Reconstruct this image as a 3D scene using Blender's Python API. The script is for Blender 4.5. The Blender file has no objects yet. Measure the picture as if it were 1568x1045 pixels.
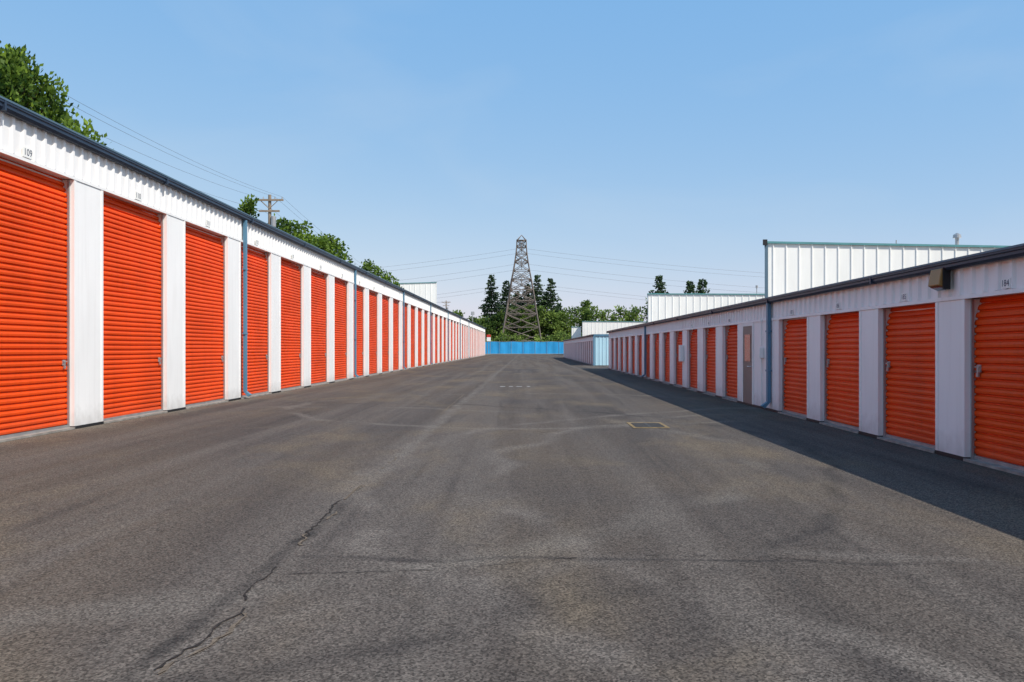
import bpy, math, random
from math import sin, cos, pi, radians
random.seed(7)
scene = bpy.context.scene
scene.view_settings.view_transform = 'Standard'
scene.view_settings.look = 'None'
scene.view_settings.exposure = 0

# ---------------------------------------------------------------- materials
def newmat(name):
    m = bpy.data.materials.new(name); m.use_nodes = True
    nt = m.node_tree
    return m, nt, nt.nodes['Principled BSDF']

def painted(name, col, rough=0.45, var=0.12, scale=1.5, bump=0.0, spec=0.4, dirt=None, metal=0.0, streak=0.0):
    m, nt, b = newmat(name)
    N, L = nt.nodes, nt.links
    geo = N.new('ShaderNodeNewGeometry')
    n1 = N.new('ShaderNodeTexNoise'); n1.inputs['Scale'].default_value = scale; n1.inputs['Detail'].default_value = 4
    mp = N.new('ShaderNodeMapping'); mp.inputs['Scale'].default_value = (1, 1, 0.35)
    L.new(geo.outputs['Position'], mp.inputs['Vector']); L.new(mp.outputs['Vector'], n1.inputs['Vector'])
    cr = N.new('ShaderNodeValToRGB')
    cr.color_ramp.elements[0].position = 0.3; cr.color_ramp.elements[1].position = 0.7
    cr.color_ramp.elements[0].color = (col[0]*(1-var), col[1]*(1-var), col[2]*(1-var), 1)
    cr.color_ramp.elements[1].color = (min(1, col[0]*(1+var*.4)), min(1, col[1]*(1+var*.4)), min(1, col[2]*(1+var*.4)), 1)
    L.new(n1.outputs['Fac'], cr.inputs['Fac'])
    out = cr.outputs['Color']
    if streak:   # rain streaks / weathering running down the sheet
        mp2 = N.new('ShaderNodeMapping'); mp2.inputs['Scale'].default_value = (7, 7, 0.35)
        L.new(geo.outputs['Position'], mp2.inputs['Vector'])
        n4 = N.new('ShaderNodeTexNoise'); n4.inputs['Scale'].default_value = 1.6; n4.inputs['Detail'].default_value = 4
        L.new(mp2.outputs['Vector'], n4.inputs['Vector'])
        m4 = N.new('ShaderNodeMapRange'); m4.inputs['From Min'].default_value = 0.50; m4.inputs['From Max'].default_value = 0.72
        m4.inputs['To Min'].default_value = 0; m4.inputs['To Max'].default_value = streak
        L.new(n4.outputs['Fac'], m4.inputs['Value'])
        x4 = N.new('ShaderNodeMixRGB'); L.new(m4.outputs[0], x4.inputs['Fac']); L.new(out, x4.inputs['Color1'])
        x4.inputs['Color2'].default_value = (col[0]*0.55, col[1]*0.52, col[2]*0.48, 1); out = x4.outputs['Color']
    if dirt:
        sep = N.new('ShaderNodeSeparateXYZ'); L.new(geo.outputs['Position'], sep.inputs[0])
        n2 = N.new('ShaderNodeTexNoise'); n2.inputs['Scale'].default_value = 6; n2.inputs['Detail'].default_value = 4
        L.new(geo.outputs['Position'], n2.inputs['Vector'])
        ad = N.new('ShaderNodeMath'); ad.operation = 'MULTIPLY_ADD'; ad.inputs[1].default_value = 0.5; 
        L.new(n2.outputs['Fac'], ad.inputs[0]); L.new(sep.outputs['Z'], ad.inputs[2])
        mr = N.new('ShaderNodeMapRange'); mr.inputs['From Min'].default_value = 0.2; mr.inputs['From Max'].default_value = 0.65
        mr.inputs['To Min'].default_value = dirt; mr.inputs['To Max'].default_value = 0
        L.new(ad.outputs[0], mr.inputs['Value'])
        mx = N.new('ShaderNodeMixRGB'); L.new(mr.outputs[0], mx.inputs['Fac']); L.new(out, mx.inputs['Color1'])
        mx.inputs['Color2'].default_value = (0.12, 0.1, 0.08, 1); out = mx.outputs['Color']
    L.new(out, b.inputs['Base Color'])
    b.inputs['Roughness'].default_value = rough
    b.inputs['Specular IOR Level'].default_value = spec
    b.inputs['Metallic'].default_value = metal
    if bump:
        bp = N.new('ShaderNodeBump'); bp.inputs['Strength'].default_value = bump; bp.inputs['Distance'].default_value = 0.02
        n3 = N.new('ShaderNodeTexNoise'); n3.inputs['Scale'].default_value = 3.0; n3.inputs['Detail'].default_value = 1
        L.new(geo.outputs['Position'], n3.inputs['Vector']); L.new(n3.outputs['Fac'], bp.inputs['Height'])
        L.new(bp.outputs['Normal'], b.inputs['Normal'])
    return m

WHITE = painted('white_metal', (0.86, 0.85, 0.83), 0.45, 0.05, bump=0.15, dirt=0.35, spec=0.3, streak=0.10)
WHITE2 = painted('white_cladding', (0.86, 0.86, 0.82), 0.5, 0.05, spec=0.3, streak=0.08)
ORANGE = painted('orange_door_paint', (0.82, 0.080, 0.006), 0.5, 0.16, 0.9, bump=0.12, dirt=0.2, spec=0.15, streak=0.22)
NAVY = painted('navy_gutter', (0.026, 0.040, 0.068), 0.4, 0.2, spec=0.3)
SLATE = painted('slate_trim', (0.09, 0.15, 0.20), 0.45, 0.15, spec=0.3)
BLUE = painted('blue_downspout', (0.10, 0.23, 0.34), 0.45, 0.15)
TEAL = painted('teal_trim', (0.10, 0.28, 0.29), 0.45, 0.15)
CYANW = painted('pale_blue_wall', (0.45, 0.68, 0.78), 0.5, 0.08)
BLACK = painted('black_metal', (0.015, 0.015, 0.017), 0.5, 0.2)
BRASS = painted('bronze_fixture', (0.36, 0.20, 0.06), 0.45, 0.2)
STEEL = painted('galvanised_steel', (0.42, 0.42, 0.42), 0.4, 0.2, 4, metal=0.6)
TOWERM = painted('tower_steel', (0.17, 0.14, 0.12), 0.6, 0.25, 0.5)
CONC = painted('concrete_sill', (0.30, 0.28, 0.25), 0.85, 0.35, 5)
BROWN = painted('door_taupe', (0.20, 0.16, 0.14), 0.5, 0.1)
GLASS = painted('window_glass', (0.03, 0.04, 0.05), 0.08, 0.1, spec=0.8)
ROOFM = painted('roof_metal', (0.35, 0.38, 0.40), 0.4, 0.15)
TARP = painted('blue_fence_paint', (0.035, 0.34, 0.70), 0.6, 0.3, 0.5, spec=0.2)
WOOD = painted('weathered_wood', (0.28, 0.22, 0.16), 0.85, 0.3, 3)
BARK = painted('bark', (0.07, 0.05, 0.035), 0.9, 0.4, 4)
WIRE = painted('wire', (0.16, 0.16, 0.17), 0.6, 0.1)
RED = painted('red_paint', (0.55, 0.04, 0.03), 0.5, 0.1)
TAN = painted('worn_yellow', (0.26, 0.19, 0.10), 0.85, 0.6, 9, spec=0.1)
IRON = painted('cast_iron', (0.05, 0.045, 0.04), 0.7, 0.3, 10)
CRACKD = painted('crack_tar', (0.036, 0.032, 0.030), 0.9, 0.5, 20, spec=0.1)
CRACKL = painted('crack_sand', (0.16, 0.13, 0.10), 0.95, 0.5, 25, spec=0.1)
PAINTW = painted('road_paint', (0.32, 0.32, 0.31), 0.8, 0.6, 12)
INK = painted('sign_ink', (0.05, 0.07, 0.12), 0.6, 0.1)

def leafmat(name, dark, light, trans=0.25):
    m, nt, b = newmat(name); N, L = nt.nodes, nt.links
    at = N.new('ShaderNodeAttribute'); at.attribute_name = 'tone'
    mx = N.new('ShaderNodeMixRGB'); L.new(at.outputs['Fac'], mx.inputs['Fac'])
    mx.inputs['Color1'].default_value = (*dark, 1); mx.inputs['Color2'].default_value = (*light, 1)
    L.new(mx.outputs[0], b.inputs['Base Color'])
    b.inputs['Roughness'].default_value = 0.6; b.inputs['Specular IOR Level'].default_value = 0.2
    tr = N.new('ShaderNodeBsdfTranslucent'); L.new(mx.outputs[0], tr.inputs['Color'])
    ms = N.new('ShaderNodeMixShader'); ms.inputs[0].default_value = trans
    L.new(b.outputs[0], ms.inputs[1]); L.new(tr.outputs[0], ms.inputs[2])
    L.new(ms.outputs[0], N['Material Output'].inputs['Surface'])
    return m
LEAF_CEDAR = leafmat('cedar_foliage', (0.022, 0.060, 0.010), (0.19, 0.29, 0.03), 0.3)
LEAF_FIR = leafmat('fir_foliage', (0.03, 0.06, 0.03), (0.10, 0.155, 0.065), 0.2)
LEAF_BROAD = leafmat('broadleaf_foliage', (0.045, 0.095, 0.02), (0.24, 0.33, 0.07), 0.35)

# ---------------------------------------------------------------- mesh helpers
class MB:
    def __init__(s): s.v = []; s.f = []; s.t = []
    def box(s, x0, x1, y0, y1, z0, z1):
        if x0 > x1: x0, x1 = x1, x0
        if y0 > y1: y0, y1 = y1, y0
        i = len(s.v)
        s.v += [(x0,y0,z0),(x1,y0,z0),(x1,y1,z0),(x0,y1,z0),(x0,y0,z1),(x1,y0,z1),(x1,y1,z1),(x0,y1,z1)]
        s.f += [(i,i+3,i+2,i+1),(i+4,i+5,i+6,i+7),(i,i+1,i+5,i+4),(i+1,i+2,i+6,i+5),(i+2,i+3,i+7,i+6),(i+3,i,i+4,i+7)]
        return s
    def quad(s, a, b, c, d):
        i = len(s.v); s.v += [a,b,c,d]; s.f.append((i,i+1,i+2,i+3)); return s
    def strip(s, A, B):
        i = len(s.v); n = len(A); s.v += list(A)+list(B)
        for k in range(n-1): s.f.append((i+k, i+k+1, i+n+k+1, i+n+k))
        return s
    def tube(s, p, q, r0, r1=None, n=6):
        if r1 is None: r1 = r0
        dx = [q[k]-p[k] for k in range(3)]; l = math.sqrt(sum(c*c for c in dx)) or 1e-6
        d = [c/l for c in dx]
        a = (0,0,1) if abs(d[2]) < 0.9 else (1,0,0)
        u = (d[1]*a[2]-d[2]*a[1], d[2]*a[0]-d[0]*a[2], d[0]*a[1]-d[1]*a[0])
        lu = math.sqrt(sum(c*c for c in u)); u = [c/lu for c in u]
        w = (d[1]*u[2]-d[2]*u[1], d[2]*u[0]-d[0]*u[2], d[0]*u[1]-d[1]*u[0])
        i = len(s.v)
        for (c, r) in ((p, r0), (q, r1)):
            for k in range(n):
                t = 2*pi*k/n
                s.v.append(tuple(c[j]+r*(cos(t)*u[j]+sin(t)*w[j]) for j in range(3)))
        for k in range(n):
            k2 = (k+1) % n; s.f.append((i+k, i+k2, i+n+k2, i+n+k))
        s.f.append(tuple(i+k for k in range(n))[::-1]); s.f.append(tuple(i+n+k for k in range(n)))
        return s
    def obj(s, name, mat, parent=None, bevel=0, smooth=False):
        me = bpy.data.meshes.new(name); me.from_pydata(s.v, [], s.f); me.materials.append(mat)
        if s.t:
            at = me.attributes.new('tone', 'FLOAT', 'FACE'); at.data.foreach_set('value', s.t)
        if smooth: me.polygons.foreach_set('use_smooth', [True]*len(me.polygons))
        me.update()
        o = bpy.data.objects.new(name, me); scene.collection.objects.link(o)
        if parent: o.parent = parent
        if bevel:
            b = o.modifiers.new('bevel', 'BEVEL'); b.width = bevel; b.segments = 2; b.limit_method = 'ANGLE'
        return o
def empty(name):
    o = bpy.data.objects.new(name, None); scene.collection.objects.link(o); o.empty_display_size = 0.5
    return o

def rib_panel(mb, P, U, Nn, length, z0, z1, pitch, w, d):
    top = z1 if callable(z1) else (lambda t: z1)
    pts = [(0, 0)]; t = pitch*0.5
    while t + w < length:
        pts += [(t-w, 0), (t-w*0.55, d), (t+w*0.55, d), (t+w, 0)]; t += pitch
    pts.append((length, 0))
    A = [(P[0]+U[0]*a+Nn[0]*b, P[1]+U[1]*a+Nn[1]*b, z0) for a, b in pts]
    B = [(P[0]+U[0]*a+Nn[0]*b, P[1]+U[1]*a+Nn[1]*b, top(a)) for a, b in pts]
    mb.strip(A, B)

# ---------------------------------------------------------------- storage rows
def storage_row(name, Xw, out, depth, y0, y1, doors, zd, ze, gut, number0=None, spouts=(), numrange=(0, 0), plate=0.2):
    R = empty(name); rn = random.Random(int(abs(Xw)*10+y1))
    X = lambda d: Xw + out*d
    core = MB(); core.box(X(-0.22), X(-depth), y0, y1, 0, ze-0.06)
    core.obj('wall_core', WHITE, R)
    rf = MB()
    rf.quad((X(0.10), y0-0.1, ze), (X(0.10), y1+0.1, ze), (X(-depth-0.1), y1+0.1, ze+0.12), (X(-depth-0.1), y0-0.1, ze+0.12))
    rf.quad((X(0.10), y0-0.1, ze-0.03), (X(0.10), y1+0.1, ze-0.03), (X(-depth-0.1), y1+0.1, ze+0.09), (X(-depth-0.1), y0-0.1, ze+0.09))
    rf.obj('roof', ROOFM, R)
    g = MB()
    prof = [(0.012, ze-gut), (0.09, ze-gut), (0.125, ze-gut*0.72), (0.125, ze-gut*0.42), (0.145, ze-gut*0.34), (0.145, ze-gut*0.12)]
    yy = y0-0.12; Ln = 6.05
    while yy < y1+0.12-0.2:
        ye = min(yy+Ln, y1+0.12); dz0 = rn.uniform(-.008, .004); dz1 = rn.uniform(-.008, .004)
        g.strip([(X(a), yy, z+dz0*(a > 0.1)) for a, z in prof], [(X(a), ye, z+dz1*(a > 0.1)) for a, z in prof])
        g.box(X(0.05), X(0.152), ye-0.05, ye, ze-gut-0.010, ze-gut*0.1); yy = ye
    for yy in (y0-0.12, y1+0.12):
        i = len(g.v); g.v += [(X(a), yy, z) for a, z in prof] + [(X(0.012), yy, ze-gut*0.12)]; g.f.append(tuple(range(i, i+len(prof)+1)))
    g.obj('gutter', NAVY, R)
    lp = MB(); lp.box(X(0.0), X(0.155), y0-0.12, y1+0.12, ze-gut*0.12, ze+0.012); lp.obj('drip_edge', SLATE, R)
    h = MB(); h.box(X(-0.215), X(-0.03), y0, y1, zd, ze-gut*0.5)
    rib_panel(h, (X(-0.026), y0), (0, 1), (out, 0), y1-y0, zd+0.05, ze-gut*0.6, 0.305, 0.055, 0.038)
    h.box(X(-0.024), X(0.016), y0, y1, zd-0.01, zd+0.045)
    h.obj('header_panel', WHITE, R)
    edges = sorted(doors)
    p = MB(); base = MB()
    cur = y0
    segs = []
    for a, b in edges:
        if a-cur > 0.05: segs.append((cur, a))
        cur = b
    segs.append((cur, y1))
    for a, b in segs:
        p.box(X(-0.218), X(0.0), a, b, 0.05, zd-0.012)
        for e0, e1 in ((a-0.003, a+0.07), (b-0.07, b+0.003)):
            p.box(X(-0.08), X(0.010), e0, e1, 0.052, zd-0.014)
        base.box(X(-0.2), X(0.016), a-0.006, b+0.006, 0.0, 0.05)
    p.obj('pillars', WHITE, R); base.obj('pillar_base_shadow_strips', BLACK, R)  # black base strips paint in the dark shadow line at the pillar feet
    lat = MB(); sill = MB(); wst = MB()
    for a, b in edges:
        d = MB(); pts = []; z = 0.06+rn.uniform(-.02, .02)
        while z < zd+0.05:
            e = rn.uniform(-.003, .003)
            pts += [(0+e, z), (-0.006+e, z+0.018), (0.030+e, z+0.030), (0.034+e, z+0.062), (0.026+e, z+0.090)]; z += 0.1
        bow = lambda zz: -0.10*max(0, (zz-(zd-0.55))/0.55)**2
        xd = -0.14
        A = [(X(xd+q+bow(z)), a-0.001, z) for q, z in pts]; C = [(X(xd+q+bow(z)+0.012*sin(z*5+a)), (a+b)/2, z+0.006*sin(z*2.3+b)) for q, z in pts]; B = [(X(xd+q+bow(z)), b+0.001, z) for q, z in pts]
        d.strip(A, C); d.strip(C, B)
        d.obj('roll_up_door', ORANGE, R)
        wst.box(X(xd-0.01), X(xd+0.042), a+0.004, b-0.004, 0.035, 0.08)
        lat.box(X(xd+0.036), X(xd+0.07), a+0.002, a+0.035, 0.03, zd-0.02)
        lat.box(X(xd+0.036), X(xd+0.07), b-0.035, b-0.002, 0.03, zd-0.02)
        yl = b-0.17
        lat.box(X(xd+0.03), X(xd+0.042), yl-0.03, yl+0.07, 1.18, 1.28)
        lat.box(X(xd+0.042), X(xd+0.060), yl-0.02, yl+0.10, 1.24, 1.258)
        lat.tube((X(xd+0.065), yl+0.0, 1.245), (X(xd+0.065), yl, 1.17), 0.010)
        lat.box(X(xd+0.05), X(xd+0.075), yl-0.022, yl+0.022, 1.12, 1.172)
        sill.box(X(-0.215), X(0.03), a+0.008, b-0.008, 0, 0.034)
    lat.obj('door_hardware', STEEL, R); sill.obj('door_sills', CONC, R); wst.obj('door_bottom_bars', STEEL, R)
    s = MB()
    for ys in spouts:
        s.box(X(0.02), X(0.10), ys, ys+0.13, 0.22, ze-gut+0.02)
        i = len(s.v)
        x0_, x1_ = X(0.02), X(0.10); e = X(0.24)
        s.v += [(x0_,ys,0.22),(x1_,ys,0.22),(x1_,ys+0.13,0.22),(x0_,ys+0.13,0.22),(X(0.16),ys,0.06),(e,ys,0.12),(e,ys+0.13,0.12),(X(0.16),ys+0.13,0.06)]
        s.f += [(i,i+1,i+5,i+4),(i+1,i+2,i+6,i+5),(i+2,i+3,i+7,i+6),(i+3,i,i+4,i+7),(i+4,i+5,i+6,i+7)]
        for zz in (ze*0.35, ze*0.7):
            s.box(X(0.012), X(0.108), ys-0.03, ys+0.16, zz, zz+0.04)
    if spouts: s.obj('downspouts', BLUE, R)
    if number0:
        pl = MB()
        for k, (a, b) in enumerate(edges):
            if not (numrange[0] < a < numrange[1]): continue
            yc = (a+b)/2
            pl.box(X(0.006), X(0.022), yc-plate*0.8, yc+plate*0.8, zd+0.06, zd+0.06+plate)
            cu = bpy.data.curves.new('number', 'FONT'); cu.body = str(number0+k); cu.size = plate*0.95
            cu.align_x = 'CENTER'; cu.align_y = 'CENTER'; cu.materials.append(INK)
            t = bpy.data.objects.new('door_number', cu); scene.collection.objects.link(t); t.parent = R
            t.location = (X(0.025), yc, zd+0.06+plate/2); t.rotation_euler = (pi/2, 0, out*pi/2)
        if pl.v: pl.obj('number_plates', WHITE2, R)
    return R

ld = [(15.7+4.03*k+1.07, 15.7+4.03*(k+1)) for k in range(-5, 38)]
L1 = storage_row('storage_building', -8.38, 1, 6.0, -4.6, 169.9, ld, 4.62, 5.43, 0.17, number0=105,
                 spouts=[25.0, 41.1, 57.3, 73.4, 89.5, 105.6, 121.7], numrange=(9, 45), plate=0.17)
rd = [(11.26+2.77*k+0.8, 11.26+2.77*(k+1)) for k in range(-5, 3)] + [(23.4, 25.2)] + [(26.1+2.8*k, 28.0+2.8*k) for k in range(12)]
R1 = storage_row('storage_building', 5.81, -1, 6.0, -4.0, 60.4, rd, 2.16, 2.68, 0.12, number0=180,
                 spouts=[20.15, 41.3], numrange=(5, 30), plate=0.12)
o = MB(); o.box(5.81-0.03, 5.81-0.002, 21.75, 21.82, 0.05, 2.14); o.box(5.78, 5.808, 22.74, 22.81, 0.05, 2.14); o.box(5.78, 5.808, 21.82, 22.74, 2.07, 2.14)
o.obj('office_door_frame', WHITE2, R1)
o = MB(); o.box(5.79, 5.806, 21.82, 22.74, 0.05, 2.07); o.obj('office_door', BROWN, R1)
o = MB(); o.box(5.782, 5.79, 22.0, 22.56, 1.15, 1.85); o.obj('office_door_window', GLASS, R1)
o = MB(); o.tube((5.79, 21.92, 1.02), (5.72, 21.92, 1.02), 0.012); o.tube((5.72, 21.92, 1.02), (5.72, 22.05, 1.02), 0.012)
o.tube((5.77, 20.9, 0.1), (5.77, 20.9, 2.2), 0.02); o.box(5.70, 5.80, 20.8, 20.98, 1.25, 1.5); o.box(5.68, 5.80, 31.4, 31.8, 1.0, 1.6)
o.obj('conduit_and_meter_boxes', WHITE2, R1)
W = empty('wall_light')
o = MB()
x = 5.775
o.v += [(x,11.60,2.30),(x,11.92,2.30),(x,11.92,2.60),(x,11.60,2.60),(x-0.15,11.60,2.36),(x-0.15,11.92,2.36),(x-0.11,11.92,2.59),(x-0.11,11.60,2.59)]
o.f += [(0,1,2,3),(4,7,6,5),(0,3,7,4),(1,5,6,2),(3,2,6,7),(0,4,5,1)]
o.obj('housing', BRASS, W, bevel=0.012)
o = MB(); o.box(x-0.10, x, 11.575, 11.596, 2.30, 2.6); o.obj('bracket', BLACK, W)
o = MB(); o.quad((x-0.02,11.64,2.296),(x-0.13,11.64,2.345),(x-0.13,11.90,2.345),(x-0.02,11.90,2.296)); o.obj('lens', GLASS, W)

rd2 = [(73.2+2.8*k, 75.1+2.8*k) for k in range(20)]
R2 = storage_row('storage_building', 5.65, -1, 6.0, 72.0, 131, rd2, 2.12, 2.64, 0.14)
o = MB(); rib_panel(o, (5.70, 71.97), (1, 0), (0, -1), 5.95, 0.02, 2.60, 0.305, 0.05, 0.03); o.obj('end_wall', CYANW, R2)
o = MB(); o.box(5.60, 5.74, 71.88, 71.935, 0, 2.5); o.box(5.6, 11.7, 71.88, 71.935, 2.52, 2.66); o.obj('corner_trim', BLUE, R2)
o = MB(); rib_panel(o, (5.85, 60.43), (1, 0), (0, 1), 5.95, 0.02, 2.60, 0.305, 0.05, 0.03); o.obj('end_wall', WHITE, R1)

# ---------------------------------------------------------------- larger buildings
def warehouse(name, x0, x1, y0, y1, zl, zr, trim, pitch=0.7, corner=None, rw=0.04, skew=0.0, skr=0.0, rd_=0.05):
    R = empty(name)
    f = lambda a: zl+(zr-zl)*a/(x1-x0)
    m = MB(); i = 0; e = 0.02; xb = x0+skew; x1b = x1+skr
    m.v += [(x0,y0,0),(x1,y0,0),(x1b,y1,0),(xb,y1,0),(x0,y0,zl-e),(x1,y0,zr-e),(x1b,y1,zr-e),(xb,y1,zl-e)]
    m.f += [(4,5,6,7),(0,1,5,4),(1,2,6,5),(2,3,7,6),(3,0,4,7)]
    m.obj('walls_core', WHITE2, R)
    m = MB()
    rib_panel(m, (x0, y0-0.01), (1, 0), (0, -1), x1-x0, 0, f, pitch, rw, rd_)
    l = math.hypot(skew, y1-y0); ux, uy = skew/l, (y1-y0)/l
    rib_panel(m, (x0-0.01, y0), (ux, uy), (-uy, ux), l, 0, zl, pitch, rw, rd_)
    m.obj('wall_cladding', WHITE2, R)
    t = MB()
    def slab(P4, za, zb):
        i = len(t.v); t.v.extend([(p[0], p[1], p[2]-za) for p in P4]+[(p[0], p[1], p[2]+zb) for p in P4])
        t.f.extend([(i,i+3,i+2,i+1),(i+4,i+5,i+6,i+7),(i,i+1,i+5,i+4),(i+1,i+2,i+6,i+5),(i+2,i+3,i+7,i+6),(i+3,i,i+4,i+7)])
    slab([(x0-0.10,y0-0.12,zl),(x1,y0-0.12,zr),(x1,y0+0.1,zr),(x0-0.10,y0+0.1,zl)], 0.07, 0.04)
    slab([(x0-0.10,y0+0.103,zl),(x0+0.1,y0+0.103,zl),(xb+0.1,y1,zl),(xb-0.10,y1,zl)], 0.07, 0.04)
    t.obj('eave_trim', trim, R)
    if corner:
        c = MB(); c.box(x0-0.12, x0+0.05, y0-0.10, y0-0.065, 0, zl-0.08); c.obj('corner_trim', corner, R)
        c = MB(); c.box(x0-0.24, x0-0.02, y0-0.22, y0-0.125, zl-0.18, zl+0.12); c.obj('gutter_end', BLACK, R)
    return R
W3 = warehouse('warehouse_building', 12.7, 30, 45, 62, 7.10, 6.78, TEAL, 0.69, SLATE, skew=4.9, rw=0.05, rd_=0.05)
W2 = warehouse('warehouse_building', 12.0, 32, 84, 100, 6.85, 6.80, TEAL, 0.69, None, skew=2.4, rw=0.05, rd_=0.05)
W4 = warehouse('warehouse_building', 11.9, 28, 182, 200, 7.2, 7.1, TEAL, 0.8, None, skew=1.2)
W5 = warehouse('warehouse_building', 9.8, 11.85, 186, 198, 6.1, 6.1, TEAL, 0.8, None, skew=0.7)
W6 = warehouse('warehouse_building', -31, -15.2, 143, 155, 12.1, 12.55, TEAL, 0.9, None, skr=-1.4)
o = MB(); o.tube((23.3, 46, 6.8), (23.3, 46, 7.55), 0.10, n=12); o.tube((23.3,46,7.45),(23.3,46,7.62),0.22,0.20,n=14); o.tube((23.3,46,7.62),(23.3,46,7.72),0.20,0.05,n=14)
o.tube((19.7, 45.3, 6.9), (19.7, 45.3, 7.25), 0.03)
o.obj('roof_vent', STEEL, W3, smooth=False)
o = MB(); o.tube((23.0, 85, 6.8), (23.0, 85, 7.55), 0.05, n=8); o.tube((23.0,85,7.5),(23.0,85,7.75),0.12,n=8); o.tube((14.0,86,6.8),(14.0,86,7.1),0.06)
o.obj('roof_vent', STEEL, W2)
o = MB(); o.tube((-9.6, 150, 5.4), (-9.6, 150, 7.4), 0.06, n=8); o.tube((-9.6,150,7.3),(-9.6,150,7.9),0.32,0.28,n=12)
o.obj('turbine_vent', STEEL, L1)

# ---------------------------------------------------------------- fence, sign, tower
F = empty('blue_fence')
m = MB()
pts = []
x = -22.0
while x < 26:
    pts += [(x, 0), (x+0.5, 0.05), (x+1.0, 0.0), (x+1.5, -0.04)]; x += 2.0
m.strip([(a, 214+b, 0.02) for a, b in pts], [(a, 214+b, 3.0+0.06*sin(a*1.3)) for a, b in pts])
m.obj('panels', TARP, F)
m = MB(); x = -22
while x < 26:
    m.tube((x, 214.2, 0), (x, 214.2, 3.15), 0.04); m.box(x+0.0, x+0.05, 213.9, 213.94, 0, 3.05); x += 3.0
m.tube((-22, 214.2, 3.1), (26, 214.2, 3.1), 0.03)
m.obj('posts', STEEL, F)

S = empty('information_sign')
m = MB(); m.box(-9.1, -8.2, 192, 192.1, 3.9, 4.5); m.obj('red_panel', RED, S)
m = MB(); m.box(-9.1, -8.2, 192, 192.1, 3.0, 3.89); m.obj('white_panel', WHITE2, S)
m = MB(); m.tube((-8.95,192.2,0),(-8.95,192.2,4.5),0.06); m.tube((-8.35,192.2,0),(-8.35,192.2,4.5),0.06); m.obj('posts', STEEL, S)

TW = empty('transmission_tower')
m = MB(); cx, cy = -1.5, 232.0
levels = [(0, 5.8), (3.4, 5.3), (7.0, 4.75), (10.6, 4.15), (14.2, 3.6), (17.2, 3.15), (20.0, 2.7), (22.6, 2.2), (25.0, 1.8), (27.2, 1.5), (29.2, 1.3), (30.8, 1.25)]
cor = lambda z, r: [(cx-r, cy-r, z), (cx+r, cy-r, z), (cx+r, cy+r, z), (cx-r, cy+r, z)]
for i in range(len(levels)-1):
    a = cor(*levels[i]); b = cor(*levels[i+1]); th = 0.14 if i < 6 else 0.11
    for k in range(4):
        k2 = (k+1) % 4
        m.tube(a[k], b[k], th*1.35, n=4)
        m.tube(a[k], b[k2], th*0.75, n=4); m.tube(a[k2], b[k], th*0.75, n=4)
        m.tube(b[k], b[k2], th*0.8, n=4)
        if i < 6:
            mid = tuple((a[k][j]+a[k2][j])/2 for j in range(3)); 
            q1 = tuple((a[k][j]*0.5+b[k][j]*0.5) for j in range(3)); q2 = tuple((a[k2][j]*0.5+b[k2][j]*0.5) for j in range(3))
            m.tube(mid, q1, th*0.5, n=4); m.tube(mid, q2, th*0.5, n=4)
top = (cx, cy, 32.3)
for c in cor(*levels[-1]): m.tube(c, top, 0.1, n=4)
m.box(cx-1.4, cx+1.4, cy-1.4, cy+1.4, 30.75, 30.9)
for z, rr, ln in ((20.0, 2.7, 6.5), (24.9, 1.8, 8.0), (29.2, 1.3, 5.5)):
    for sgn in (-1, 1):
        tip = (cx, cy+sgn*ln, z+0.3)
        for c in ((cx-rr, cy+sgn*rr, z), (cx+rr, cy+sgn*rr, z), (cx-rr*0.9, cy+sgn*rr, z+1.8), (cx+rr*0.9, cy+sgn*rr, z+1.8)):
            m.tube(c, tip, 0.09, n=4)
        m.tube(tip, (tip[0], tip[1], tip[2]-1.6), 0.09, n=5)
m.obj('lattice', TOWERM, TW)
w = MB()
def wire(mb, p, q, sag, r, n=24):
    pr = None
    for i in range(n+1):
        t = i/n; c = tuple(p[j]+(q[j]-p[j])*t for j in range(3)); c = (c[0], c[1], c[2]-4*sag*t*(1-t))
        if pr: mb.tube(pr, c, r, n=4)
        pr = c
for z, ln in ((20.0-1.4, 6.5), (24.9-1.4, 8.0), (29.2-1.4, 5.5)):
    for sgn in (-1, 1):
        wire(w, (cx, cy+sgn*ln, z+0.3), (-230, 240+sgn*ln, z), 9, 0.022)
        wire(w, (cx, cy+sgn*ln, z+0.3), (240, 250+sgn*ln, z-2), 7, 0.022)
w.obj('power_lines', WIRE, TW)

def pole(px, py, h, parent_name='utility_pole', wires=None):
    P = empty(parent_name)
    m = MB(); m.tube((px, py, 0), (px, py, h), 0.17, 0.12, n=10); 
    m.box(px-1.1, px+1.1, py-0.2, py-0.08, h-0.5, h-0.36); m.box(px-0.8, px+0.8, py-0.2, py-0.08, h-1.35, h-1.22)
    m.tube((px-0.7, py-0.14, h-0.45), (px, py-0.14, h-1.1), 0.03, n=4); m.tube((px+0.7, py-0.14, h-0.45), (px, py-0.14, h-1.1), 0.03, n=4)
    m.obj('pole_and_crossarms', WOOD, P)
    m = MB()
    for dx in (-1.0, -0.45, 0.45, 1.0):
        m.tube((px+dx, py-0.14, h-0.36), (px+dx, py-0.14, h-0.18), 0.05, 0.035, n=8)
    m.tube((px+0.32, py-0.1, h-2.5), (px+0.32, py-0.1, h-1.7), 0.2, n=12)
    m.obj('insulators_and_transformer', STEEL, P)
    if wires:
        w = MB()
        for (qx, qy, qh, sag, rad) in wires:
            for dx, dz in ((-1.0, -0.18), (0.45, -0.18), (1.0, -0.18), (-0.5, -1.2)):
                wire(w, (px+dx, py-0.14, h+dz), (qx+dx, qy-0.14, qh+dz), sag, rad, 30)
        w.obj('wires', WIRE, P)
pole(-20, 66, 13.4, wires=[(-20, 6, 13.4, 1.3, 0.008), (-20, 210, 13.2, 3.0, 0.010)])
pole(-20, 6, 13.4)
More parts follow.
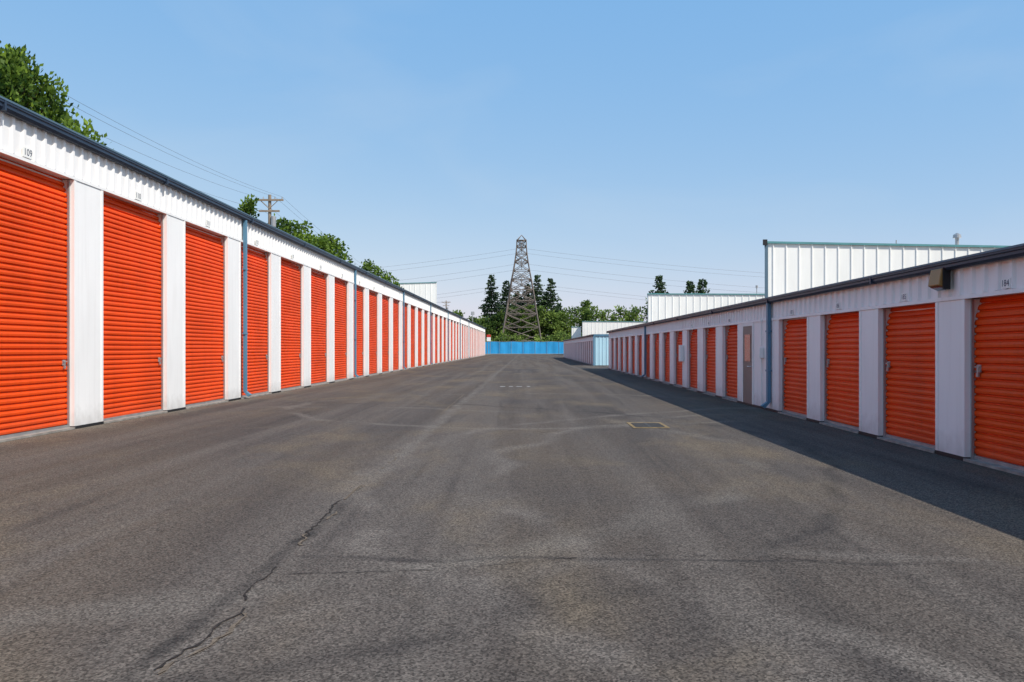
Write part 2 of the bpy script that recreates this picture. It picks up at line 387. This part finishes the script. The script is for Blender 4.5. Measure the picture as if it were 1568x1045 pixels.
pole(-20, 210, 13.2)

# ---------------------------------------------------------------- trees
def leafquad(mb, c, s, rnd, tone, up=0.0, elong=1.0, direction=None):
    u = direction
    l = math.sqrt(u[0]**2+u[1]**2+u[2]**2) or 1; u = (u[0]/l, u[1]/l, u[2]/l)
    v = (rnd.gauss(0,1), rnd.gauss(0,1), rnd.gauss(0,1))
    w = (u[1]*v[2]-u[2]*v[1], u[2]*v[0]-u[0]*v[2], u[0]*v[1]-u[1]*v[0])
    l = math.sqrt(w[0]**2+w[1]**2+w[2]**2) or 1; w = (w[0]/l*s*0.5, w[1]/l*s*0.5, w[2]/l*s*0.5)
    a = s*elong
    i = len(mb.v)
    mb.v += [(c[0]-w[0]*0.5, c[1]-w[1]*0.5, c[2]-w[2]*0.5), (c[0]+u[0]*a*0.5-w[0], c[1]+u[1]*a*0.5-w[1], c[2]+u[2]*a*0.5-w[2]),
             (c[0]+u[0]*a, c[1]+u[1]*a, c[2]+u[2]*a), (c[0]+u[0]*a*0.5+w[0], c[1]+u[1]*a*0.5+w[1], c[2]+u[2]*a*0.5+w[2])]
    mb.f.append((i, i+1, i+2, i+3)); mb.t.append(max(0, min(1, tone)))

def fir(name, x, y, h, r0, seed, leaf=0.5, mat=LEAF_FIR, levels=38, base=0.1, parent=None):
    rnd = random.Random(seed); P = parent or empty(name)
    t = MB(); t.tube((x, y, 0), (x, y, h*0.97), h*0.014+0.05, 0.03, n=7)
    f = MB()
    for i in range(levels):
        tt = base+(1-base)*((i+rnd.uniform(-.3,.3))/levels); tt = min(max(tt, base), 0.99); z = h*tt
        lv = 0.7+0.45*rnd.random()
        nb = 6 if tt > 0.8 else 9
        for k in range(nb):
            th = rnd.uniform(0, 2*pi); Ln = r0*((1-tt)**0.8)*rnd.uniform(0.55, 1.15)*lv+0.2
            tone0 = rnd.uniform(0.05, 0.75)
            ex = x+cos(th)*Ln; ey = y+sin(th)*Ln; ez = z-Ln*0.12+0.05*h*0.2*tt
            if Ln > 0.8: t.tube((x, y, z), (ex*.85+x*.15, ey*.85+y*.15, ez*.85+z*.15), 0.04, 0.015, n=3)
            n = int(6+Ln*4.0/leaf*0.5)
            for j in range(n):
                q = ((j+rnd.random())/n)**0.8
                c = (x+cos(th)*Ln*q+rnd.gauss(0, .10*Ln), y+sin(th)*Ln*q+rnd.gauss(0, .10*Ln), z+(ez-z)*q+rnd.gauss(0, .10)+0.1*Ln*q*q)
                leafquad(f, c, leaf*rnd.uniform(.6, 1.2), rnd, tone0+rnd.uniform(-.2, .25), elong=1.3, direction=(cos(th)+rnd.gauss(0,.5), sin(th)+rnd.gauss(0,.5), -0.15+rnd.gauss(0,.35)))
    for j in range(8):
        leafquad(f, (x, y, h*0.95+j*h*0.005), leaf*0.6, rnd, 0.4, elong=1.4, direction=(rnd.gauss(0,.3), rnd.gauss(0,.3), 1))
    t.obj('trunk', BARK, P); f.obj('foliage', mat, P); return P

def broad(name, x, y, h, rx, seed, leaf=0.3, nclump=60, per=70, mat=LEAF_BROAD, zb=0.25, spire=1.0, up=0.0, parent=None, rc=None):
    rnd = random.Random(seed); P = parent or empty(name)
    t = MB(); f = MB()
    t.tube((x, y, 0), (x+rnd.uniform(-.2,.2), y, h*0.55), h*0.022+0.05, h*0.012+0.02, n=8)
    t.tube((x, y, h*0.53), (x, y, h*0.88), h*0.012+0.02, 0.03, n=6)
    zc = h*(zb+1)/2; rz = h*(1-zb)/2
    rc = rc or rx*0.30
    for k in range(nclump):
        th = rnd.uniform(0, 2*pi); s = rnd.uniform(-1, 0.96)
        prof = (1-s*s)**0.5 if spire == 1.0 else (((1-s)/2)**spire)
        rr = rx*prof*(rnd.random()**0.4)*rnd.uniform(.7, 1.15)
        c = (x+cos(th)*rr, y+sin(th)*rr, zc+s*rz*0.93)
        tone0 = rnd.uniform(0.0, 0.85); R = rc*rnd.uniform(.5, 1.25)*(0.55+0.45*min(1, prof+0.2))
        if k % 2 == 0: t.tube((x, y, max(h*0.2, c[2]-rr*0.9-0.3)), c, 0.05, 0.02, n=4)
        for j in range(int(per*(R/rc))):
            v = (rnd.gauss(0, .5), rnd.gauss(0, .5), rnd.gauss(0, .5+up*0.35))
            d = (v[0]*1.0, v[1]*1.0, v[2]+up)
            q = (c[0]+v[0]*R, c[1]+v[1]*R, c[2]+v[2]*R*0.85)
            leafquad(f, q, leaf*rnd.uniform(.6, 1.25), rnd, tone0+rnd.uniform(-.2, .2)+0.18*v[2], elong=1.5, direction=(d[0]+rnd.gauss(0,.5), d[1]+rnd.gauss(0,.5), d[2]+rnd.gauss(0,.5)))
    t.obj('trunk_and_limbs', BARK, P); f.obj('foliage', mat, P); return P

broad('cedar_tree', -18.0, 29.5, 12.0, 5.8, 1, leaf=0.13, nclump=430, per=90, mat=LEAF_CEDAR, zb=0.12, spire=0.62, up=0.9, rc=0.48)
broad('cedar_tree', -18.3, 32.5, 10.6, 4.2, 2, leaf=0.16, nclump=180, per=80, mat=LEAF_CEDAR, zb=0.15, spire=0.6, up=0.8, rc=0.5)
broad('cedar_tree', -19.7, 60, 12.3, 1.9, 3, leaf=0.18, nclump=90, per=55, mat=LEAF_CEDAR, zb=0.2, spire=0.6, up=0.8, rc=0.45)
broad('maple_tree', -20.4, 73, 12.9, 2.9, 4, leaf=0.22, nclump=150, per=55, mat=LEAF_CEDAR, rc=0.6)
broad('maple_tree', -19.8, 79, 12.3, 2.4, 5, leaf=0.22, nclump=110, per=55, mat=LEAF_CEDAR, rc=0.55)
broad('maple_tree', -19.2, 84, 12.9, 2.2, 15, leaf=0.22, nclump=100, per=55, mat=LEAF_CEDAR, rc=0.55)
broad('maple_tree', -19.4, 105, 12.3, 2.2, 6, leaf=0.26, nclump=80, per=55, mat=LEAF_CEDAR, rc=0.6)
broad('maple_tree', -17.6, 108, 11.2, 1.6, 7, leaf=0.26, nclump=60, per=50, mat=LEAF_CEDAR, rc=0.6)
for (X_, Y_, h_, r_, sd) in ((-10.0, 241, 22.4, 6.0, 11), (-6.0, 246, 21.0, 5.8, 12), (3.0, 244, 22.6, 6.0, 13), (6.8, 243, 21.4, 6.0, 14), (0.0, 249, 20.5, 5.6, 16), (9.4, 250, 14.5, 4.4, 17), (-3, 252, 18, 5, 18)):
    fir('fir_tree', X_, Y_, h_, r_, sd, leaf=0.5)
for (X_, Y_, h_, r_, sd) in ((23.3, 150, 14.3, 4.4, 21), (28.9, 150, 13.3, 4.0, 22), (31.2, 151, 13.8, 4.0, 23)):
    fir('fir_tree', X_, Y_, h_, r_, sd, leaf=0.34)
D = empty('distant_trees')
rr = random.Random(99)
for (X_, Y_, h_, r_) in ((-11.5,236,10.5,2.8),(-7.5,238,11.5,3.2),(-3.5,239,13,3.2),(0.5,238,13.5,3.2),(4,238,13,3.4),(7,237,11.5,3),(10.5,240,12.5,3.4),(13.5,242,14.6,3.2),(16.5,243,13.2,2.8),(19.5,240,13.5,3.4),(23,242,12.8,3.2),(27.5,243,13.4,3.4),(31,242,13.5,3.4),(35.5,244,15.8,1.6),(38,244,12,3),(-15,240,10,3),(-20,242,12,3.5),(44,245,13,4),(17.0,245,15.2,1.2)):
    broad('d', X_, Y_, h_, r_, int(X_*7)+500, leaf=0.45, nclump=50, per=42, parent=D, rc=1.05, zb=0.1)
for k in range(16):
    broad('d', -14+k*2.0+rr.uniform(-.5,.5), 222+rr.uniform(0, 6), rr.uniform(3.4, 6.2), 1.5, 800+k, leaf=0.35, nclump=14, per=40, parent=D, rc=0.8, zb=0.0)

# ---------------------------------------------------------------- ground
gm, nt, b = newmat('dry_ground'); N, Lk = nt.nodes, nt.links
geo = N.new('ShaderNodeNewGeometry'); n1 = N.new('ShaderNodeTexNoise'); n1.inputs['Scale'].default_value = 0.15; n1.inputs['Detail'].default_value = 5
Lk.new(geo.outputs['Position'], n1.inputs['Vector']); cr = N.new('ShaderNodeValToRGB')
cr.color_ramp.elements[0].color = (0.16, 0.13, 0.08, 1); cr.color_ramp.elements[1].color = (0.32, 0.25, 0.16, 1)
Lk.new(n1.outputs['Fac'], cr.inputs['Fac']); Lk.new(cr.outputs[0], b.inputs['Base Color']); b.inputs['Roughness'].default_value = 0.95
g = MB(); g.quad((-3000,-3000,0),(3000,-3000,0),(3000,3000,0),(-3000,3000,0)); 
o = g.obj('ground', gm); o.location.z = -0.008

am, nt, b = newmat('asphalt'); N, Lk = nt.nodes, nt.links
geo = N.new('ShaderNodeNewGeometry'); POS = geo.outputs['Position']
def mapping(sc, rot=0):
    m = N.new('ShaderNodeMapping'); m.inputs['Scale'].default_value = sc; m.inputs['Rotation'].default_value = (0, 0, rot); Lk.new(POS, m.inputs['Vector']); return m.outputs[0]
def noise(vec, scale, detail=4, rough=0.55, dist=0):
    n = N.new('ShaderNodeTexNoise'); n.inputs['Scale'].default_value = scale; n.inputs['Detail'].default_value = detail
    n.inputs['Roughness'].default_value = rough; n.inputs['Distortion'].default_value = dist; Lk.new(vec, n.inputs['Vector']); return n.outputs['Fac']
def mrange(v, a, b_, c, d, smooth=False):
    m = N.new('ShaderNodeMapRange'); m.inputs['From Min'].default_value = a; m.inputs['From Max'].default_value = b_
    m.inputs['To Min'].default_value = c; m.inputs['To Max'].default_value = d
    if smooth: m.interpolation_type = 'SMOOTHSTEP'
    Lk.new(v, m.inputs['Value']); return m.outputs[0]
def mixc(fac, c1, c2, mode='MIX'):
    m = N.new('ShaderNodeMixRGB'); m.blend_type = mode
    if isinstance(fac, (int, float)): m.inputs['Fac'].default_value = fac
    else: Lk.new(fac, m.inputs['Fac'])
    for s, c in (('Color1', c1), ('Color2', c2)):
        if isinstance(c, tuple): m.inputs[s].default_value = (*c, 1)
        else: Lk.new(c, m.inputs[s])
    return m.outputs[0]
def math_(op, a, b_=None):
    m = N.new('ShaderNodeMath'); m.operation = op
    for i, q in enumerate((a, b_)):
        if q is None: continue
        if isinstance(q, (int, float)): m.inputs[i].default_value = q
        else: Lk.new(q, m.inputs[i])
    return m.outputs[0]
raw = mapping((1, 1, 1))
big = mrange(noise(mapping((1, 0.35, 1)), 0.28, 4, 0.55, 0.5), 0.35, 0.68, 0, 1, True)
col = mixc(big, (0.062, 0.054, 0.049), (0.090, 0.072, 0.056))
stv = noise(mapping((1.0, 0.03, 1), 0.02), 1.3, 4, 0.5, 0.6)
col = mixc(mrange(stv, 0.40, 0.66, 0, 0.65, True), col, (0.112, 0.097, 0.084))
st2 = noise(mapping((1.0, 0.05, 1), -0.10), 3.2, 3, 0.5, 0.8)
col = mixc(mrange(st2, 0.54, 0.74, 0, 0.4, True), col, (0.042, 0.037, 0.034))
sep = N.new('ShaderNodeSeparateXYZ'); Lk.new(POS, sep.inputs[0])
wob = noise(raw, 0.35, 2)
brk = noise(raw, 0.6, 3)
for (cx_, cy_, R_, w_, amt, tone) in ((9.5, 10.5, 11.3, 0.17, .85, (0.128,0.112,0.098)), (9.5, 10.5, 9.9, 0.16, .8, (0.128,0.112,0.098)), (-6, 13, 10.2, 0.13, .7, (0.036,0.032,0.030)),
                                (-5.5, 13, 8.6, 0.18, .7, (0.124,0.110,0.095)), (14, 2.0, 9.0, 0.12, .8, (0.036,0.032,0.030)), (2.0, 2.0, 4.2, 0.10, .55, (0.125,0.11,0.097)), (0.0, 22, 6.0, 0.16, .7, (0.13,0.115,0.10))):
    dx = math_('SUBTRACT', sep.outputs['X'], cx_); dy = math_('SUBTRACT', sep.outputs['Y'], cy_)
    r = math_('SQRT', math_('ADD', math_('MULTIPLY', dx, dx), math_('MULTIPLY', dy, dy)))
    r = math_('ADD', r, math_('MULTIPLY', math_('SUBTRACT', wob, 0.5), 1.6))
    d = math_('ABSOLUTE', math_('SUBTRACT', r, R_))
    fac = math_('MULTIPLY', mrange(d, 0, w_*1.7, amt, 0, True), mrange(brk, 0.36, 0.6, 0, 1, True))
    col = mixc(fac, col, tone)
dust = mrange(noise(mapping((1, .5, 1)), 0.5, 5, 0.6, 0.3), 0.48, 0.70, 0, 0.7, True)
col = mixc(dust, col, (0.132, 0.104, 0.072))
stn = mrange(noise(mapping((1, .8, 1)), 1.3, 5, 0.65, 0.3), 0.60, 0.74, 0, 0.5, True)
col = mixc(stn, col, (0.038, 0.033, 0.031))
sx = math_('ABSOLUTE', math_('ADD', math_('ADD', sep.outputs['X'], 1.78), math_('MULTIPLY', math_('SUBTRACT', brk, 0.5), 0.35)))
near = mrange(sep.outputs['Y'], 7.5, 9.5, 1, 0); far = mrange(sep.outputs['Y'], 8.5, 11, 0, 1)
brk2 = mrange(noise(raw, 1.7, 3), 0.36, 0.6, 0.2, 1)
col = mixc(math_('MULTIPLY', math_('MULTIPLY', mrange(sx, 0.01, 0.10, 0.8, 0, True), near), brk2), col, (0.032, 0.029, 0.027))
col = mixc(math_('MULTIPLY', math_('MULTIPLY', mrange(sx, 0.03, 0.17, 0.75, 0, True), far), brk2), col, (0.135, 0.120, 0.104))
ty = math_('ABSOLUTE', math_('ADD', math_('SUBTRACT', sep.outputs['Y'], 5.95), math_('MULTIPLY', math_('SUBTRACT', wob, 0.5), 1.6)))
tx = math_('MULTIPLY', mrange(sep.outputs['X'], -1.8, -1.5, 0, 1), mrange(sep.outputs['X'], 2.2, 3.6, 1, 0))
col = mixc(math_('MULTIPLY', math_('MULTIPLY', mrange(ty, 0.008, 0.06, 0.8, 0, True), tx), brk2), col, (0.034, 0.030, 0.028))
sw = math_('ADD', mrange(sep.outputs['X'], -8.35, -7.7, 0.7, 0), mrange(noise(raw, 4, 3), 0.35, 0.7, -0.35, 0.25))
col = mixc(math_('MAXIMUM', math_('MULTIPLY', sw, mrange(sep.outputs['X'], -7.7, -7.4, 1, 0)), 0.0), col, (0.16, 0.135, 0.105))
v = N.new('ShaderNodeTexVoronoi'); v.inputs['Scale'].default_value = 85; Lk.new(POS, v.inputs['Vector'])
bw = N.new('ShaderNodeRGBToBW'); Lk.new(v.outputs['Color'], bw.inputs[0])
fine = noise(raw, 60, 2, 0.75)
ag = math_('MULTIPLY', mrange(bw.outputs[0], 0.2, 0.85, 0.5, 1.6), mrange(fine, 0.3, 0.7, 0.75, 1.25))
cc = N.new('ShaderNodeCombineXYZ'); [Lk.new(ag, cc.inputs[i]) for i in range(3)]
col = mixc(1.0, col, cc.outputs[0], 'MULTIPLY')
Lk.new(col, b.inputs['Base Color']); b.inputs['Roughness'].default_value = 0.9; b.inputs['Specular IOR Level'].default_value = 0.15
bp = N.new('ShaderNodeBump'); bp.inputs['Strength'].default_value = 0.5; bp.inputs['Distance'].default_value = 0.006
Lk.new(bw.outputs[0], bp.inputs['Height']); Lk.new(bp.outputs[0], b.inputs['Normal'])
g = MB(); g.quad((-16,-30,0),(60,-30,0),(60,205,0),(-16,205,0)); o = g.obj('asphalt_pavement', am); o.location.z = -0.004

def ribbon(mb, path, w, seed, jit=0.05, z=0.001, gap=0.0, step=0.05):
    rnd = random.Random(seed); P = []
    for i in range(len(path)-1):
        (x0, y0), (x1, y1) = path[i], path[i+1]; n = max(2, int(math.hypot(x1-x0, y1-y0)/step))
        for k in range(n):
            t = k/n; P.append((x0+(x1-x0)*t, y0+(y1-y0)*t))
    off = 0; Q = []
    for i, p in enumerate(P):
        q = P[min(i+1, len(P)-1)]; pr = P[max(i-1, 0)]; dx, dy = q[0]-pr[0], q[1]-pr[1]; l = math.hypot(dx, dy) or 1
        off = off*0.85+rnd.gauss(0, jit*0.4); ww = w*rnd.uniform(.15, 1.3); nx, ny = -dy/l, dx/l
        Q.append(((p[0]+nx*(off+ww), p[1]+ny*(off+ww)), (p[0]+nx*(off-ww), p[1]+ny*(off-ww))))
    on = True
    for i in range(len(Q)-1):
        if gap and rnd.random() < 0.12: on = rnd.random() > gap
        if on:
            a, b_ = Q[i]; c, d = Q[i+1]
            mb.quad((a[0],a[1],z),(b_[0],b_[1],z),(d[0],d[1],z),(c[0],c[1],z))
seam = [(-1.9,2.2),(-1.74,3.9),(-1.66,4.27),(-1.61,4.85),(-1.77,5.46),(-1.72,6.35),(-1.80,7.17),(-1.82,8.4),(-1.86,11.7),(-1.95,16.7),(-2.05,29),(-2.0,50)]
K = empty('pavement_cracks')
m = MB(); ribbon(m, seam[:8], 0.010, 3, 0.03, gap=0.4); ribbon(m, [(-1.63,5.62),(-.52,5.75),(.1,6.0),(.68,6.15),(1.5,6.09),(2.1,5.96)], 0.005, 4, 0.02, gap=0.35)
m.obj('dark_cracks', CRACKD, K)
m = MB(); ribbon(m, [(p[0]+0.03, p[1]) for p in seam[1:9]], 0.012, 9, 0.04, z=0.003, gap=0.6); ribbon(m, seam[7:], 0.015, 10, 0.03, z=0.003, gap=0.6, step=0.3)
m.obj('sandy_cracks', CRACKL, K)
Gd = empty('storm_drain')
m = MB(); x0, x1, y0, y1 = 2.05, 2.62, 16.0, 16.9
for (a, b_, c, d) in ((x0-0.06, x1+0.06, y0-0.12, y0), (x0-0.06, x1+0.06, y1, y1+0.12), (x0-0.06, x0, y0, y1), (x1, x1+0.06, y0, y1)): m.box(a, b_, c, d, 0, 0.006)
m.obj('worn_frame', TAN, Gd)
m = MB(); yy = y0+0.02
while yy < y1-0.03: m.box(x0+0.01, x1-0.01, yy, yy+0.05, 0.001, 0.008); yy += 0.08
m.box((x0+x1)/2-0.02, (x0+x1)/2+0.02, y0+.01, y1-.01, 0.001, 0.0095); m.obj('grate_bars', IRON, Gd)
m = MB(); m.quad((x0,y0,0.0006),(x1,y0,0.0006),(x1,y1,0.0006),(x0,y1,0.0006)); m.obj('drain_pit', BLACK, Gd)
m = MB()
for xa, xb in ((-1.05,-0.85),(-0.7,-0.55),(-0.42,-0.2),(0.0,0.12)): m.quad((xa,32.8,0.001),(xb,32.8,0.001),(xb,33.2,0.001),(xa,33.2,0.001))
m.obj('pavement_marking', PAINTW)

# ---------------------------------------------------------------- light, sky, camera
sd = (0.66, -0.56, 1.0)
elev = math.atan2(sd[2], math.hypot(sd[0], sd[1])); az = math.atan2(sd[0], sd[1])
world = bpy.data.worlds.new('World'); scene.world = world; world.use_nodes = True
N, Lk = world.node_tree.nodes, world.node_tree.links
bg = N['Background']; sky = N.new('ShaderNodeTexSky'); sky.sky_type = 'NISHITA'; sky.sun_disc = False
sky.sun_elevation = elev; sky.sun_rotation = az; sky.air_density = 1.0; sky.dust_density = 0.6; sky.ozone_density = 2.0; sky.altitude = 0
gain = N.new('ShaderNodeMixRGB'); gain.blend_type = 'MULTIPLY'; gain.inputs['Fac'].default_value = 1; gain.inputs['Color2'].default_value = (0.78, 0.44, 0.12, 1)
off = N.new('ShaderNodeMixRGB'); off.blend_type = 'ADD'; off.inputs['Fac'].default_value = 1; off.inputs['Color2'].default_value = (0.46, 2.12, 4.85, 1)
Lk.new(sky.outputs[0], gain.inputs['Color1']); Lk.new(gain.outputs[0], off.inputs['Color1'])
tc = N.new('ShaderNodeTexCoord'); mp = N.new('ShaderNodeMapping'); mp.inputs['Scale'].default_value = (1.2, 1.0, 3.0); mp.inputs['Rotation'].default_value = (0, 0.6, 0)
cn = N.new('ShaderNodeTexNoise'); cn.inputs['Scale'].default_value = 2.2; cn.inputs['Detail'].default_value = 5; cn.inputs['Distortion'].default_value = 0.5
Lk.new(tc.outputs['Generated'], mp.inputs['Vector']); Lk.new(mp.outputs[0], cn.inputs['Vector'])
mr = N.new('ShaderNodeMapRange'); mr.inputs['From Min'].default_value = 0.48; mr.inputs['From Max'].default_value = 0.75; mr.inputs['To Max'].default_value = 0.2
Lk.new(cn.outputs['Fac'], mr.inputs['Value'])
cl = N.new('ShaderNodeMixRGB'); Lk.new(mr.outputs[0], cl.inputs['Fac']); Lk.new(off.outputs[0], cl.inputs['Color1']); cl.inputs['Color2'].default_value = (4.2, 4.8, 5.4, 1)
Lk.new(cl.outputs[0], bg.inputs['Color']); bg.inputs['Strength'].default_value = 0.15
sun = bpy.data.lights.new('sun', 'SUN'); sun.energy = 5.0; sun.angle = radians(0.5); sun.color = (1.0, 0.94, 0.85)
so = bpy.data.objects.new('sun', sun); scene.collection.objects.link(so)
from mathutils import Vector
so.rotation_euler = Vector(sd).to_track_quat('Z', 'Y').to_euler()
so.location = (20, -15, 30)

cam = bpy.data.cameras.new('camera'); co = bpy.data.objects.new('camera', cam); scene.collection.objects.link(co)
cam.sensor_width = 36; cam.lens = 36*1300/1568; cam.shift_x = -23/1568; cam.shift_y = 10.5/1568
cam.clip_start = 0.1; cam.clip_end = 8000
co.location = (0, 0, 1.5); co.rotation_euler = (pi/2, 0, 0)
scene.camera = co
